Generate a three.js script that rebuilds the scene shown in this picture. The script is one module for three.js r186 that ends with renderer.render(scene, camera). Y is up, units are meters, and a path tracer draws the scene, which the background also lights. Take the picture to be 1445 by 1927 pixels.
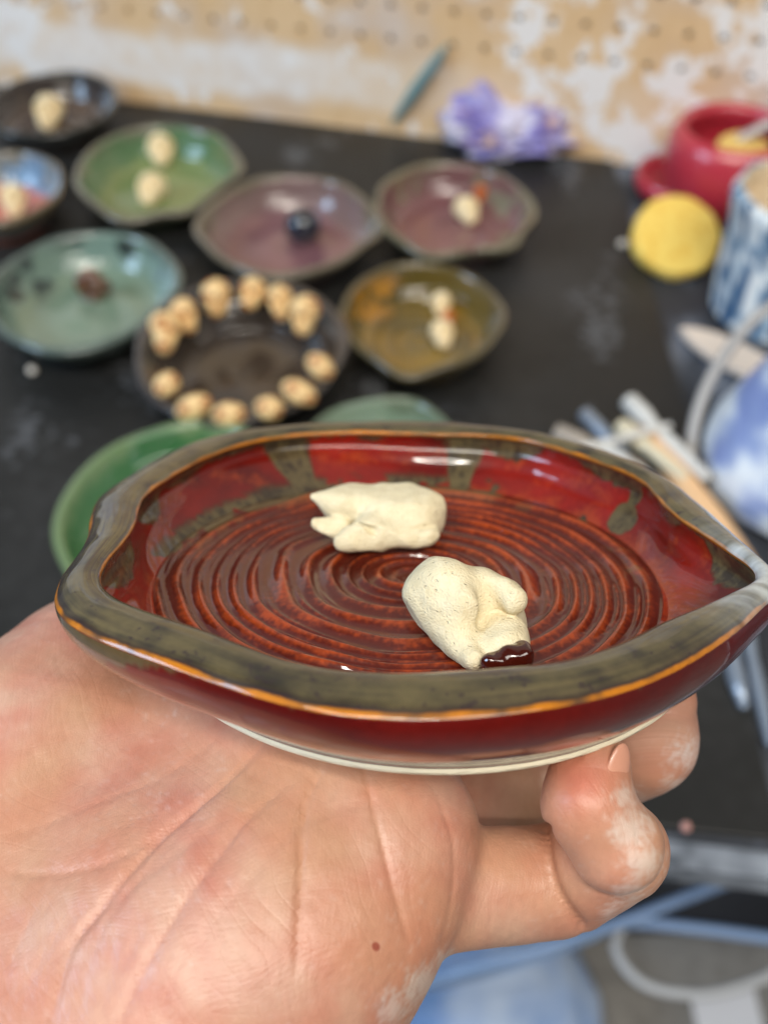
import * as THREE from 'three';
import { ImprovedNoise } from 'three/addons/math/ImprovedNoise.js';
import { mergeGeometries } from 'three/addons/utils/BufferGeometryUtils.js';
import { RectAreaLightUniformsLib } from 'three/addons/lights/RectAreaLightUniformsLib.js';
import { RoundedBoxGeometry } from 'three/addons/geometries/RoundedBoxGeometry.js';

// ---------------------------------------------------------------- camera, lights, exposure
const scene = new THREE.Scene();
const PITCH = 46 * Math.PI / 180, F = 1900, EYE = new THREE.Vector3(0, 0.414, 0);
const camera = new THREE.PerspectiveCamera(2 * Math.atan(963.5 / F) * 180 / Math.PI, 767 / 1024, 0.01, 30);
camera.position.copy(EYE);
camera.rotation.set(-PITCH, 0, 0);
camera.focus = 0.16;
camera.userData.fStop = 11.5;
scene.add(camera);
const renderer = new THREE.WebGLRenderer();
renderer.setSize(767, 1024);
renderer.toneMapping = THREE.LinearToneMapping;
renderer.toneMappingExposure = 1.06;
renderer.shadowMap.enabled = true;
RectAreaLightUniformsLib.init();
scene.background = new THREE.Color(0, 0, 0);

const LIGHTS = [
  // name, centre, looks at, width, height, colour, radiance, label
  ['strip_light', [-0.2, 1.66, 0.42], [0, 0.2, -0.2], 1.2, 0.06, [1, 0.93, 0.82], 64, 'white strip light overhead, nearer the pegboard'],
  ['strip_light', [-0.12, 1.62, 0.75], [0, 0.2, -0.2], 1.2, 0.06, [1, 0.93, 0.82], 52, 'white strip light overhead, behind the photographer'],
  ['roof_window', [0.95, 2.15, 1.0], [0, 0.25, -0.3], 1.3, 0.9, [1, 0.94, 0.86], 4, 'bright window high up behind the photographer'],
  ['side_window', [-1.95, 1.2, 0.1], [0, 0.25, -0.3], 0.9, 0.9, [0.5, 0.72, 1], 11, 'window with blue daylight on the left'],
];

// ---------------------------------------------------------------- helpers
const V = (x, y, z) => new THREE.Vector3(x, y, z);
const RIGHT = V(1, 0, 0), UP = V(0, Math.cos(PITCH), -Math.sin(PITCH)), FWD = V(0, -Math.sin(PITCH), -Math.cos(PITCH));
// point in the room that the photograph shows at a pixel, at a given depth / on a given height
const at = (px, py, z) => EYE.clone().addScaledVector(RIGHT, (px - 722.5) / F * z).addScaledVector(UP, (963.5 - py) / F * z).addScaledVector(FWD, z);
const onY = (px, py, y = 0) => { const d = at(px, py, 1).sub(EYE); return EYE.clone().addScaledVector(d, (y - EYE.y) / d.y); };
const depthOf = (p) => p.clone().sub(EYE).dot(FWD);
function rng(seed) { let s = seed >>> 0; return () => { s = (s + 0x6d2b79f5) | 0; let t = Math.imul(s ^ (s >>> 15), 1 | s); t = (t + Math.imul(t ^ (t >>> 7), 61 | t)) ^ t; return ((t ^ (t >>> 14)) >>> 0) / 4294967296; }; }
const perlin = new ImprovedNoise();
const n3 = (x, y, z) => perlin.noise(x, y, z);
const fbm = (x, y, z, o = 4) => { let s = 0, a = 1, t = 0; for (let i = 0; i < o; i++) { s += a * perlin.noise(x, y, z + i * 7.3); t += a; a *= 0.5; x *= 2.03; y *= 2.03; z *= 2.03; } return s / t; };
const { smoothstep, lerp, clamp } = THREE.MathUtils;
const mix = (a, b, t) => [a[0] + (b[0] - a[0]) * t, a[1] + (b[1] - a[1]) * t, a[2] + (b[2] - a[2]) * t];
const lin = (r, g, b) => { const c = new THREE.Color().setRGB(r / 255, g / 255, b / 255, THREE.SRGBColorSpace); return [c.r, c.g, c.b]; };
const toS = (x) => Math.round(255 * clamp(x <= 0.0031308 ? 12.92 * x : 1.055 * Math.pow(x, 1 / 2.4) - 0.055, 0, 1));
function tex(w, h, fn, srgb = true, wrap = THREE.RepeatWrapping) {
  const d = new Uint8Array(w * h * 4);
  for (let y = 0; y < h; y++) for (let x = 0; x < w; x++) {
    const c = fn((x + 0.5) / w, (y + 0.5) / h), o = (y * w + x) * 4;
    for (let k = 0; k < 3; k++) { const v = typeof c === 'number' ? c : c[k]; d[o + k] = srgb ? toS(v) : Math.round(255 * clamp(v, 0, 1)); }
    d[o + 3] = 255;
  }
  const t = new THREE.DataTexture(d, w, h);
  t.magFilter = THREE.LinearFilter; t.minFilter = THREE.LinearMipmapLinearFilter; t.generateMipmaps = true;
  t.wrapS = t.wrapT = wrap; if (srgb) t.colorSpace = THREE.SRGBColorSpace;
  t.needsUpdate = true;
  return t;
}
const std = (c, rough = 0.7, o = {}) => new THREE.MeshPhysicalMaterial({ color: new THREE.Color().setRGB(...c), roughness: rough, ...o });
const used = {};
const numbered = (n) => { used[n] = (used[n] ?? -1) + 1; return used[n] ? n + '_' + String(used[n]).padStart(3, '0') : n; };
function tag(o, label, category, group, kind) { if (label) o.userData.label = label; if (category) o.userData.category = category; if (group) o.userData.group = group; if (kind) o.userData.kind = kind; return o; }
function thing(name, label, category, pos = V(0, 0, 0), group) { const g = new THREE.Group(); g.name = numbered(name); g.position.copy(pos); scene.add(g); return tag(g, label, category, group); }
function part(name, geo, mat, parent, label) { const m = new THREE.Mesh(geo, mat); m.name = parent === scene ? numbered(name) : name; m.castShadow = m.receiveShadow = true; parent.add(m); if (label) m.userData.label = label; return m; }
const paint = (geo, fn) => { const p = geo.attributes.position, n = geo.attributes.normal, c = new Float32Array(p.count * 3); for (let i = 0; i < p.count; i++) { const v = fn(p.getX(i), p.getY(i), p.getZ(i), n && n.getX(i), n && n.getY(i), n && n.getZ(i)); c[i * 3] = v[0]; c[i * 3 + 1] = v[1]; c[i * 3 + 2] = v[2]; } geo.setAttribute('color', new THREE.BufferAttribute(c, 3)); return geo; };
const tube = (pts, r, seg = 40, rad = 10) => new THREE.TubeGeometry(new THREE.CatmullRomCurve3(pts), seg, r, rad, false);

// signed distances and a mesher for modelled clay and flesh
const smin = (a, b, k) => { const h = Math.max(k - Math.abs(a - b), 0) / k; return Math.min(a, b) - h * h * k * 0.25; };
const smax = (a, b, k) => -smin(-a, -b, k);
function cap(a, b, ra, rb) { // tapered capsule
  const dx = b.x - a.x, dy = b.y - a.y, dz = b.z - a.z, L = dx * dx + dy * dy + dz * dz || 1e-12;
  return (x, y, z) => { const t = clamp(((x - a.x) * dx + (y - a.y) * dy + (z - a.z) * dz) / L, 0, 1), ex = x - a.x - dx * t, ey = y - a.y - dy * t, ez = z - a.z - dz * t; return Math.sqrt(ex * ex + ey * ey + ez * ez) - ra - (rb - ra) * t; };
}
function ell(c, r, q) { // ellipsoid with radii r, turned by q
  const iq = q ? q.clone().invert() : null, v = V();
  return (x, y, z) => { v.set(x - c.x, y - c.y, z - c.z); if (iq) v.applyQuaternion(iq); const k0 = Math.hypot(v.x / r.x, v.y / r.y, v.z / r.z), k1 = Math.hypot(v.x / (r.x * r.x), v.y / (r.y * r.y), v.z / (r.z * r.z)); return k1 < 1e-9 ? -Math.min(r.x, r.y, r.z) : k0 * (k0 - 1) / k1; };
}
function nets(sdf, lo, hi, h) { // surface nets on a grid, only near the surface
  const nx = Math.ceil((hi.x - lo.x) / h) + 2, ny = Math.ceil((hi.y - lo.y) / h) + 2, nz = Math.ceil((hi.z - lo.z) / h) + 2, B = 6;
  const val = new Float32Array(nx * ny * nz).fill(1), id = (i, j, k) => (k * ny + j) * nx + i;
  for (let k = 0; k < nz; k += B) for (let j = 0; j < ny; j += B) for (let i = 0; i < nx; i += B) {
    const d = sdf(lo.x + (i + B / 2) * h, lo.y + (j + B / 2) * h, lo.z + (k + B / 2) * h), far = Math.abs(d) > B * h * 1.4;
    for (let c = k; c < Math.min(k + B, nz); c++) for (let b = j; b < Math.min(j + B, ny); b++) for (let a = i; a < Math.min(i + B, nx); a++) val[id(a, b, c)] = far ? d : sdf(lo.x + a * h, lo.y + b * h, lo.z + c * h);
  }
  const vid = new Int32Array(nx * ny * nz).fill(-1), pos = [], idx = [], E = [[0, 1], [2, 3], [4, 5], [6, 7], [0, 2], [1, 3], [4, 6], [5, 7], [0, 4], [1, 5], [2, 6], [3, 7]];
  for (let k = 0; k < nz - 1; k++) for (let j = 0; j < ny - 1; j++) for (let i = 0; i < nx - 1; i++) {
    const c = []; let m = 0;
    for (let q = 0; q < 8; q++) { const v = val[id(i + (q & 1), j + (q >> 1 & 1), k + (q >> 2))]; c.push(v); if (v < 0) m |= 1 << q; }
    if (m === 0 || m === 255) continue;
    let X = 0, Y = 0, Z = 0, n = 0;
    for (const [a, b] of E) { if ((c[a] < 0) === (c[b] < 0)) continue; const t = c[a] / (c[a] - c[b]); X += (a & 1) + ((b & 1) - (a & 1)) * t; Y += (a >> 1 & 1) + ((b >> 1 & 1) - (a >> 1 & 1)) * t; Z += (a >> 2) + ((b >> 2) - (a >> 2)) * t; n++; }
    vid[id(i, j, k)] = pos.length / 3; pos.push(lo.x + (i + X / n) * h, lo.y + (j + Y / n) * h, lo.z + (k + Z / n) * h);
  }
  for (let k = 1; k < nz - 1; k++) for (let j = 1; j < ny - 1; j++) for (let i = 1; i < nx - 1; i++) {
    const s = val[id(i, j, k)] < 0;
    const quad = (a, b, c, d, flip) => { if (a < 0 || b < 0 || c < 0 || d < 0) return; flip ? idx.push(a, b, c, a, c, d) : idx.push(a, c, b, a, d, c); };
    if (s !== (val[id(i + 1, j, k)] < 0)) quad(vid[id(i, j - 1, k - 1)], vid[id(i, j, k - 1)], vid[id(i, j, k)], vid[id(i, j - 1, k)], s);
    if (s !== (val[id(i, j + 1, k)] < 0)) quad(vid[id(i - 1, j, k - 1)], vid[id(i - 1, j, k)], vid[id(i, j, k)], vid[id(i, j, k - 1)], s);
    if (s !== (val[id(i, j, k + 1)] < 0)) quad(vid[id(i - 1, j - 1, k)], vid[id(i, j - 1, k)], vid[id(i, j, k)], vid[id(i - 1, j, k)], s);
  }
  const g = new THREE.BufferGeometry();
  g.setAttribute('position', new THREE.BufferAttribute(new Float32Array(pos), 3)); g.setIndex(idx); g.computeVertexNormals();
  return g;
}
// box-projected uv in metres times scale, on a geometry made non-indexed (its smooth normals are kept)
function boxUV(geo, scale) {
  const g = geo.index ? geo.toNonIndexed() : geo, p = g.attributes.position, n = g.attributes.normal, uv = new Float32Array(p.count * 2);
  for (let i = 0; i < p.count; i += 3) {
    let X = 0, Y = 0, Z = 0; for (let k = 0; k < 3; k++) { X += n.getX(i + k); Y += n.getY(i + k); Z += n.getZ(i + k); }
    const a = Math.abs(X), b = Math.abs(Y), c = Math.abs(Z);
    for (let k = 0; k < 3; k++) { const x = p.getX(i + k), y = p.getY(i + k), z = p.getZ(i + k); const [u, v] = a > b && a > c ? [z, y] : b > c ? [x, z] : [x, y]; uv[(i + k) * 2] = u * scale; uv[(i + k) * 2 + 1] = v * scale; }
  }
  g.setAttribute('uv', new THREE.BufferAttribute(uv, 2));
  return g;
}
const moved = (g, o) => g.translate(-o.x, -o.y, -o.z);

// ---------------------------------------------------------------- the room
const wallA = onY(230, 190), wallB = onY(1050, 292);
const wallDir = wallB.clone().sub(wallA).setY(0).normalize(), wallTurn = Math.atan2(-wallDir.z, wallDir.x);
const FLOOR = -0.8;
function slab(name, w, h, d, pos, mat, turn = 0) { const m = part(name, new THREE.BoxGeometry(w, h, d), mat, scene); m.position.copy(pos); m.rotation.y = turn; return tag(m, null, null, null, 'structure'); }
const concrete = std([1, 1, 1], 0.85, { map: tex(512, 512, (u, v) => { const n = fbm(u * 8, v * 8, 3, 5), m = fbm(u * 60, v * 60, 9, 2); const k = 0.27 + n * 0.16 + m * 0.07; return [k * 1.0, k * 0.97, k * 0.92]; }) });
concrete.map.repeat.set(4, 4);
const plaster = std([0.3, 0.29, 0.27], 0.9), plasterDark = std([0.15, 0.145, 0.14], 0.9);
slab('floor', 4.4, 0.1, 4.2, V(0, FLOOR - 0.05, 0.65), concrete);
slab('ceiling', 4.4, 0.1, 4.2, V(0, 2.45, 0.65), plasterDark);
slab('wall_left', 0.1, 3.2, 4.2, V(-2.15, 0.8, 0.65), plasterDark);
slab('wall_right', 0.1, 3.2, 4.2, V(2.15, 0.8, 0.65), plaster);
slab('wall_front', 4.4, 3.2, 0.1, V(0, 0.8, 2.7), plasterDark);
{ // the wall that the pegboard hangs on
  const m = slab('wall_back', 4.6, 3.2, 0.1, V(0, 0.8, 0), plaster, wallTurn);
  m.position.copy(wallA.clone().add(V(0, 0.8, 0)).add(V(-wallDir.z * -1, 0, -wallDir.x).multiplyScalar(0.085)));
}
for (const [name, c, t, w, h, col, L, label] of LIGHTS) {
  const g = thing(name, label, name === 'strip_light' ? 'light' : 'window', V(...c));
  g.lookAt(V(...t)); // +z of the group faces the bench
  const glow = part(name === 'strip_light' ? 'diffuser' : 'pane', new THREE.BoxGeometry(w, h, 0.01), std([0.8, 0.8, 0.8], 0.6, { emissive: new THREE.Color().setRGB(...col), emissiveIntensity: Math.min(2, L) }), g);
  glow.castShadow = false;
  const fm = std([0.6, 0.6, 0.6], 0.5), t2 = 0.025;
  for (const s of [-1, 1]) { const a = part('frame', new THREE.BoxGeometry(w + 2 * t2, t2, 0.05), fm, g); a.position.set(0, s * (h + t2 + 0.002) / 2, -0.01); const b = part('frame', new THREE.BoxGeometry(t2, h, 0.05), fm, g); b.position.set(s * (w + t2 + 0.002) / 2, 0, -0.01); }
  const lamp = new THREE.RectAreaLight(new THREE.Color().setRGB(...col), L, w, h);
  lamp.name = 'light'; lamp.position.set(0, 0, 0.02); lamp.lookAt(V(0, 0, 1).add(lamp.position)); lamp.rotation.set(0, Math.PI, 0);
  g.add(lamp);
}

// pegboard with real holes, stained and smeared with white slip
{
  const g = thing('pegboard', 'tan pegboard smeared with white slip behind the bench', 'pegboard', wallA);
  g.rotation.y = wallTurn;
  const x0 = -0.55, x1 = 0.95, y1 = 0.42, P = 0.0262;
  const s = new THREE.Shape([new THREE.Vector2(x0, 0.002), new THREE.Vector2(x1, 0.002), new THREE.Vector2(x1, y1), new THREE.Vector2(x0, y1)]);
  for (let i = -14; i < 27; i++) for (let j = 0; j < 8; j++) { const h = new THREE.Path(); h.absarc(i * P, 0.085 + j * P, 0.0031, 0, Math.PI * 2, true); s.holes.push(h); }
  const geo = new THREE.ExtrudeGeometry(s, { depth: 0.006, bevelEnabled: false, curveSegments: 8 });
  const p = geo.attributes.position, uv = new Float32Array(p.count * 2);
  for (let i = 0; i < p.count; i++) { uv[i * 2] = (p.getX(i) - x0) / (x1 - x0); uv[i * 2 + 1] = p.getY(i) / y1; }
  geo.setAttribute('uv', new THREE.BufferAttribute(uv, 2));
  const tan = lin(228, 196, 154), tan2 = lin(212, 174, 124), white = lin(238, 234, 230), grey = lin(214, 214, 220);
  const map = tex(1500, 420, (u, v) => {
    const X = x0 + u * (x1 - x0), Y = v * y1;
    const a = fbm(X * 9, Y * 9, 1, 4), f = fbm(X * 160, Y * 40, 5, 2);
    let c = mix(tan, tan2, clamp(0.5 + a * 1.6 + f * 0.4, 0, 1));
    // white slip splashes: ragged patches, many on the right, a wiped band at the foot and on the left
    const side = smoothstep(X, 0.26, 0.44), left = smoothstep(-X, -0.06, 0.12);
    const b = fbm(X * 26, Y * 22, 11, 5), b2 = fbm(X * 70, Y * 60, 17, 3);
    let w = smoothstep(b + b2 * 0.5 + side * 0.27 + left * 0.32 - 0.13, 0.1, 0.22);
    const band = smoothstep(-Math.abs(Y - 0.047 - 0.012 * fbm(X * 8, 0, 2, 3)) + 0.012 * b, -0.03, -0.014) * (1 - 0.75 * smoothstep(X, 0.16, 0.34));
    w = Math.max(w, band * (0.75 + 0.5 * b2));
    const wipe = smoothstep(a + b * 0.4 + left * 0.3, -0.15, 0.4) * 0.55;
    c = mix(c, grey, wipe);
    return mix(c, white, clamp(w, 0, 1));
  }, true, THREE.ClampToEdgeWrapping);
  part('panel', geo, std([1, 1, 1], 0.8, { map }), g);
}

// bench and mat
const benchMap = tex(1024, 1024, (u, v) => { const n = fbm(u * 7, v * 7, 2, 5), s = fbm(u * 40, v * 14, 8, 3); return mix(lin(40, 44, 52), lin(120, 128, 142), smoothstep(n + s * 0.5, -0.05, 0.5)); });
const matMap = tex(1024, 1024, (u, v) => { const n = fbm(u * 5, v * 5, 12, 5), s = fbm(u * 90, v * 90, 4, 2); const d = fbm(u * 11, v * 6, 31, 4), k = mix(lin(27, 27, 26), lin(46, 46, 46), smoothstep(n + s * 0.3, -0.2, 0.5)); return mix(k, lin(96, 99, 104), smoothstep(d + s * 0.35, 0.2, 0.5) * 0.6); });
{
  const frontL = onY(0, 1440), frontR = onY(1240, 1568), frontDir = frontR.clone().sub(onY(1445, 1592)).setY(0).normalize();
  const g = thing('workbench', 'dusty dark workbench with worn grey front edge', 'workbench');
  const a = wallA.clone().addScaledVector(wallDir, -0.9), b = wallA.clone().addScaledVector(wallDir, 1.3), c = frontR.clone().addScaledVector(frontDir, -0.9), d = frontR.clone().addScaledVector(frontDir, 1.3);
  const pts = [a, b, c, d].map((q) => new THREE.Vector2(q.x, -q.z));
  const s = new THREE.Shape(pts), geo = new THREE.ExtrudeGeometry(s, { depth: 0.01, bevelEnabled: true, bevelSize: 0.002, bevelThickness: 0.002, bevelSegments: 2 });
  geo.rotateX(-Math.PI / 2).translate(0, -0.012, 0);
  benchMap.repeat.set(1.2, 1.2);
  part('tabletop', geo, std([1, 1, 1], 0.6, { map: benchMap }), g);
  const edge = new THREE.BoxGeometry(2.2, 0.013, 0.012); // worn edging along the front
  const e = part('edge_strip', boxUV(edge, 3), std([1, 1, 1], 0.6, { map: tex(512, 128, (u, v) => mix(lin(70, 76, 84), lin(165, 172, 182), smoothstep(fbm(u * 7, v * 9, 6, 5), -0.25, 0.3))) }), g);
  const mid = c.clone().add(d).multiplyScalar(0.5); e.position.set(mid.x, -0.0075, mid.z + 0.0085); e.rotation.y = Math.atan2(-frontDir.z, frontDir.x);
  // mat
  const q = [onY(225, 197), onY(1148, 305), onY(1290, 790), frontR.clone().addScaledVector(frontDir, -0.05).add(V(0, 0, -0.002))];
  const lf = frontR.clone().addScaledVector(frontDir, 0.75).add(V(0, 0, -0.002)), lb = q[0].clone().addScaledVector(wallDir, -0.5);
  const ms = new THREE.Shape([lb, q[0], q[1], q[2], q[3], lf].map((k) => new THREE.Vector2(k.x, -k.z)));
  const mg = new THREE.ExtrudeGeometry(ms, { depth: 0.002, bevelEnabled: true, bevelSize: 0.0008, bevelThickness: 0.0008, bevelSegments: 2 });
  mg.rotateX(-Math.PI / 2).translate(0, 0.0012, 0);
  matMap.repeat.set(1.5, 1.5);
  tag(part('work_mat', mg, std([1, 1, 1], 0.5, { map: matMap }), scene), 'flat black mat covering the bench under the pottery dishes', 'mat');
}
const MAT = 0.0042;

// ---------------------------------------------------------------- the red dish in the hand
const ELEV = 22.61 * Math.PI / 180;
const dish = thing('pottery_dish', 'red glazed pottery dish with olive rim and two pinched lips held in the hand', 'dish');
dish.position.copy(EYE).addScaledVector(RIGHT, 0.00438).addScaledVector(UP, -0.00146).addScaledVector(FWD, 0.185);
dish.rotation.set(-PITCH + ELEV, 0, 0); dish.rotateZ(-0.0062);
dish.updateMatrixWorld(true);
const toDish = dish.matrixWorld.clone().invert();
const RO = [0.06207, -0.002, 0.00114, -0.00311, 0.00211, 0.00149, 0.00009, -0.00113, 0.00026, 0.0004, 0.00043, -0.00049, 0.00026, -0.00031, -0.00038, 0.00011, 0.00046, -0.00029, -0.00032];
const RI = [0.05379, -0.00065, 0.00095, -0.00187, 0.0016, 0.00142, 0.00077, -0.00139, 0.00042, -0.00006, 0.0011, -0.00061, 0.00048, -0.00029, -0.00049, -0.00061, 0.00039, -0.00051, -0.00029];
const RH = [0, 0.00006, 0.00124, 0.00018, -0.00087];
const four = (c, t) => { let s = c[0]; for (let k = 1; k <= (c.length - 1) / 2; k++) s += c[2 * k - 1] * Math.cos(k * t) + c[2 * k] * Math.sin(k * t); return s; };
const DEP = 0.0118, RFOOT = 0.0495, YFOOT = -0.0196, FX = 0.004;
const RIDGE = [0, 3.7, 7.2, 9.9, 12.4, 17.1, 21.8, 27.4, 30.8, 33.7, 36.5, 40, 44.2, 48.5].map((x) => x / 1000);
function ridge(r, th) { // the finger spiral: 1 on a crest
  let i = 0; while (i < RIDGE.length - 2 && r > RIDGE[i + 1]) i++;
  let ph = i + (r - RIDGE[i]) / (RIDGE[i + 1] - RIDGE[i]);
  const X = r * Math.cos(th), Y = r * Math.sin(th);
  ph += -th / (2 * Math.PI) + 0.3 * n3(X * 60, Y * 60, 1.7) + 0.35 * n3(X * 25, Y * 25, 3.1);
  const t = ph - Math.floor(ph), d = t < 0.5 ? t / (0.3 + 0.14 * n3(X * 50, Y * 50, 6)) : (1 - t) / 0.15;
  const w = clamp(0.8 + 0.7 * n3(X * 70, Y * 70, 4.2), 0.3, 1.1);
  let second = ph * 1.0 + 0.38; second -= Math.floor(second); const d2 = Math.min(second, 1 - second) / 0.09;
  const k2 = clamp(-0.1 + 1.8 * n3(X * 45, Y * 45, 8.1), 0, 0.6);
  return Math.max(w * Math.exp(-d * d), k2 * Math.exp(-d2 * d2)) * smoothstep(r, 0.001, 0.004) * (1 - smoothstep(r, 0.0455, 0.0475));
}
function dishPoint(th, s, out) { // s: 0..1 floor, 1..2 wall, 2..3 rim, 3..4 outside, returns r, y
  const tipR = Math.exp(-(((th - 0.41) / 0.11) ** 2)), tipL = Math.exp(-(((th - 2.56) / 0.16) ** 2)), ro = four(RO, th) - 0.0011 * Math.exp(-(((th - 1.6) / 0.8) ** 2)) + 0.0022 * tipR + 0.0005 * tipL, ri = four(RI, th) + 0.0022 * tipR + 0.0006 * tipL, h = four(RH, th);
  let r, y, x = 0;
  if (s <= 1) { r = s * 0.0465; y = -DEP + 0.0011 * ridge(r, th) + 0.0006 * smoothstep(r, 0.036, 0.0465); }
  else if (s <= 2) { const t = s - 1; // cove, a wall that bellies outward, then in to the rim's inner edge
    const bx = lerp(0.0465, ri + 0.0006, smoothstep(t, -0.1, 0.75)), hb = lerp(-DEP + 0.0006, h + 0.0006, Math.pow(t, 1.15));
    r = bx + 0.0016 * Math.sin(Math.PI * clamp(t * 1.02, 0, 1)) - 0.0007 * Math.exp(-Math.pow((t - 0.52) / 0.13, 2)) - 0.0006 * smoothstep(t, 0.9, 1); y = hb; }
  else if (s <= 3) { const t = s - 2, a = Math.PI * t; r = lerp(ri, ro, 0.5 - 0.5 * Math.cos(a) * Math.pow(Math.abs(Math.cos(a)), -0.25)); const tt = (r - ri) / (ro - ri);
    y = h + 0.0006 + 0.0015 * Math.pow(Math.sin(Math.PI * clamp(tt, 0, 1)), 0.6) - 0.0009 * tt * tt; }
  else { const t = s - 3; const yo = h - 0.0003, yb = YFOOT + 0.0015; x = FX * smoothstep(t, 0, 1); y = lerp(yo, yb, t);
    const q = Math.pow(t, 1.75); r = lerp(ro, RFOOT + 0.0004, smoothstep(q, -0.25, 1.1)) ;
    const s0 = smoothstep(0, -0.25, 1.1), s1 = smoothstep(1, -0.25, 1.1); r = lerp(ro, RFOOT + 0.0001, (smoothstep(q, -0.25, 1.1) - s0) / (s1 - s0));
    r += 0.0003 * Math.sin(Math.PI * Math.min(1, t * 2)); }
  out.r = r; out.y = y; out.x = x; return out;
}
{
  const NT = 600, segs = [[0, 1, 200], [1, 2, 44], [2, 3, 40], [3, 4, 36]], S = [0];
  for (const [a, b, n] of segs) for (let i = 1; i <= n; i++) S.push(a + (b - a) * i / n);
  const pos = [], uv = [], idx = [], o = {};
  for (let j = 0; j < S.length; j++) for (let i = 0; i <= NT; i++) {
    const th = i / NT * 2 * Math.PI; dishPoint(th, S[j], o);
    const wob = S[j] > 1 ? 0.00012 * n3(Math.cos(th) * 9, Math.sin(th) * 9, S[j] * 3) : 0;
    pos.push((o.r + wob) * Math.cos(th) + o.x, o.y + wob, (o.r + wob) * Math.sin(th)); uv.push(i / NT, S[j] / 4);
  }
  for (let j = 0; j < S.length - 1; j++) for (let i = 0; i < NT; i++) { const a = j * (NT + 1) + i, b = a + NT + 1; idx.push(a, a + 1, b, a + 1, b + 1, b); }
  const geo = new THREE.BufferGeometry();
  geo.setAttribute('position', new THREE.BufferAttribute(new Float32Array(pos), 3)); geo.setAttribute('uv', new THREE.BufferAttribute(new Float32Array(uv), 2)); geo.setIndex(idx);
  geo.computeVertexNormals();
  const N = geo.attributes.normal; for (let j = 0; j < S.length; j++) { const a = j * (NT + 1), b = a + NT; const v = V(N.getX(a) + N.getX(b), N.getY(a) + N.getY(b), N.getZ(a) + N.getZ(b)).normalize(); for (const k of [a, b]) N.setXYZ(k, v.x, v.y, v.z); }
  for (let i = 0; i <= NT; i++) N.setXYZ(i, 0, 1, 0);
  const red = lin(132, 20, 6), redDeep = lin(80, 9, 6), brown = lin(80, 25, 13), orange = lin(164, 68, 24), olive = lin(92, 82, 54), oliveDark = lin(44, 40, 30), amber = lin(176, 108, 22), dark = lin(42, 30, 34), pale = lin(178, 184, 186), outerRed = lin(100, 14, 8);
  // drips of olive glaze on the inner wall: angle, half width (rad), how far down 0..1, pool
  const D = [[243, 0.075, 1.2, 0], [285.5, 0.07, 1.2, 0], [297, 0.13, 0.42, 0], [327, 0.17, 0.3, 0], [335, 0.035, 0.66, 1], [262, 0.05, 0.2, 0], [352, 0.12, 0.25, 0], [212, 0.16, 0.3, 0], [228, 0.2, 0.18, 0], [196, 0.12, 0.55, 0], [168, 0.2, 0.6, 0], [14, 0.1, 0.5, 0]].map(([a, w, l, p]) => [a * Math.PI / 180, w, l, p]);
  const od = {};
  const map = tex(2048, 2048, (u, v) => {
    const th = u * 2 * Math.PI, s = v * 4; dishPoint(th, s, od);
    const X = od.r * Math.cos(th), Z = od.r * Math.sin(th), Y = od.y;
    const fine = fbm(X * 900, Z * 900, Y * 900, 2), mid = fbm(X * 160, Z * 160, Y * 160, 3), big = fbm(X * 40, Z * 40, Y * 40, 3);
    let c;
    if (s <= 1) {
      const k = ridge(od.r, th);
      c = mix(brown, redDeep, clamp(0.35 + big, 0, 1) * 0.5);
      c = mix(c, orange, smoothstep(k * 1.05 + fine * 0.5 + mid * 0.5 + big * 0.5, 0.15, 1.2) * 0.8);
      const e = smoothstep(od.r, 0.040, 0.0465);
      const ol = smoothstep(mid + big * 1.2 + 0.3 * Math.cos(th - 3.75) + 0.2 * Math.cos(th - 4.9), 0.22, 0.4) * e;
      c = mix(c, olive, ol * 0.85);
    } else if (s <= 2) {
      const t = s - 1, down = 1 - t;
      c = mix(red, redDeep, clamp(0.5 + big * 1.6 + mid * 0.5, 0, 1));
      c = mix(c, orange, clamp(smoothstep(mid + 0.25 * fine + 0.5 * smoothstep(down, 0.7, 1), 0.1, 0.6) * 0.4, 0, 1));
      const rag = 0.05 * fbm(th * 40, t * 2, 3, 3) + 0.02 * fbm(th * 200, t, 3, 2);
      let ol = smoothstep(0.1 + rag * 3 + 0.06 * fbm(th * 6, 1, 2, 2) - down, -0.02, 0.03);
      for (const [a, w, l, p] of D) {
        let d = Math.abs(((th - a + 9.42477) % 6.283185) - 3.14159265); d += rag * 0.5;
        const len = l - 0.5 * (d / w) ** 2 * l + rag * 2;
        ol = Math.max(ol, smoothstep(len - down, -0.06, 0.05) * smoothstep(w * (1.2 - 0.2 * down) - d, -0.02, 0.022));
        if (p) ol = Math.max(ol, smoothstep(0.075 - Math.hypot(d, (down - 0.72) * 0.3), -0.006, 0.006));
      }
      const foot = smoothstep(mid * 0.8 + big + 0.28 * Math.cos(th - 3.65) + 0.12 * Math.cos(th - 4.9), 0.2, 0.3) * smoothstep(down, 0.72, 0.92);
      ol = Math.max(ol, foot);
      ol = clamp(ol + (fine * 0.5 + mid * 0.6) * ol * (1 - ol) * 4, 0, 1); c = mix(c, lin(74, 34, 16), smoothstep(ol, 0.03, 0.35) * 0.85); c = mix(c, mix(olive, oliveDark, clamp(0.35 + mid * 1.6 + fine * 0.9 + big * 0.8 + 0.9 * fbm(th * 45, t * 3, 6, 3), 0, 1)), smoothstep(ol + 0.35 * fbm(th * 60, t * 4, 2, 3), 0.2, 0.95) * 0.9);
      c = mix(c, amber, smoothstep(t + 0.05 * mid, 0.94, 0.985) * 0.9);
    } else if (s <= 3) {
      const t = s - 2;
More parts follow.
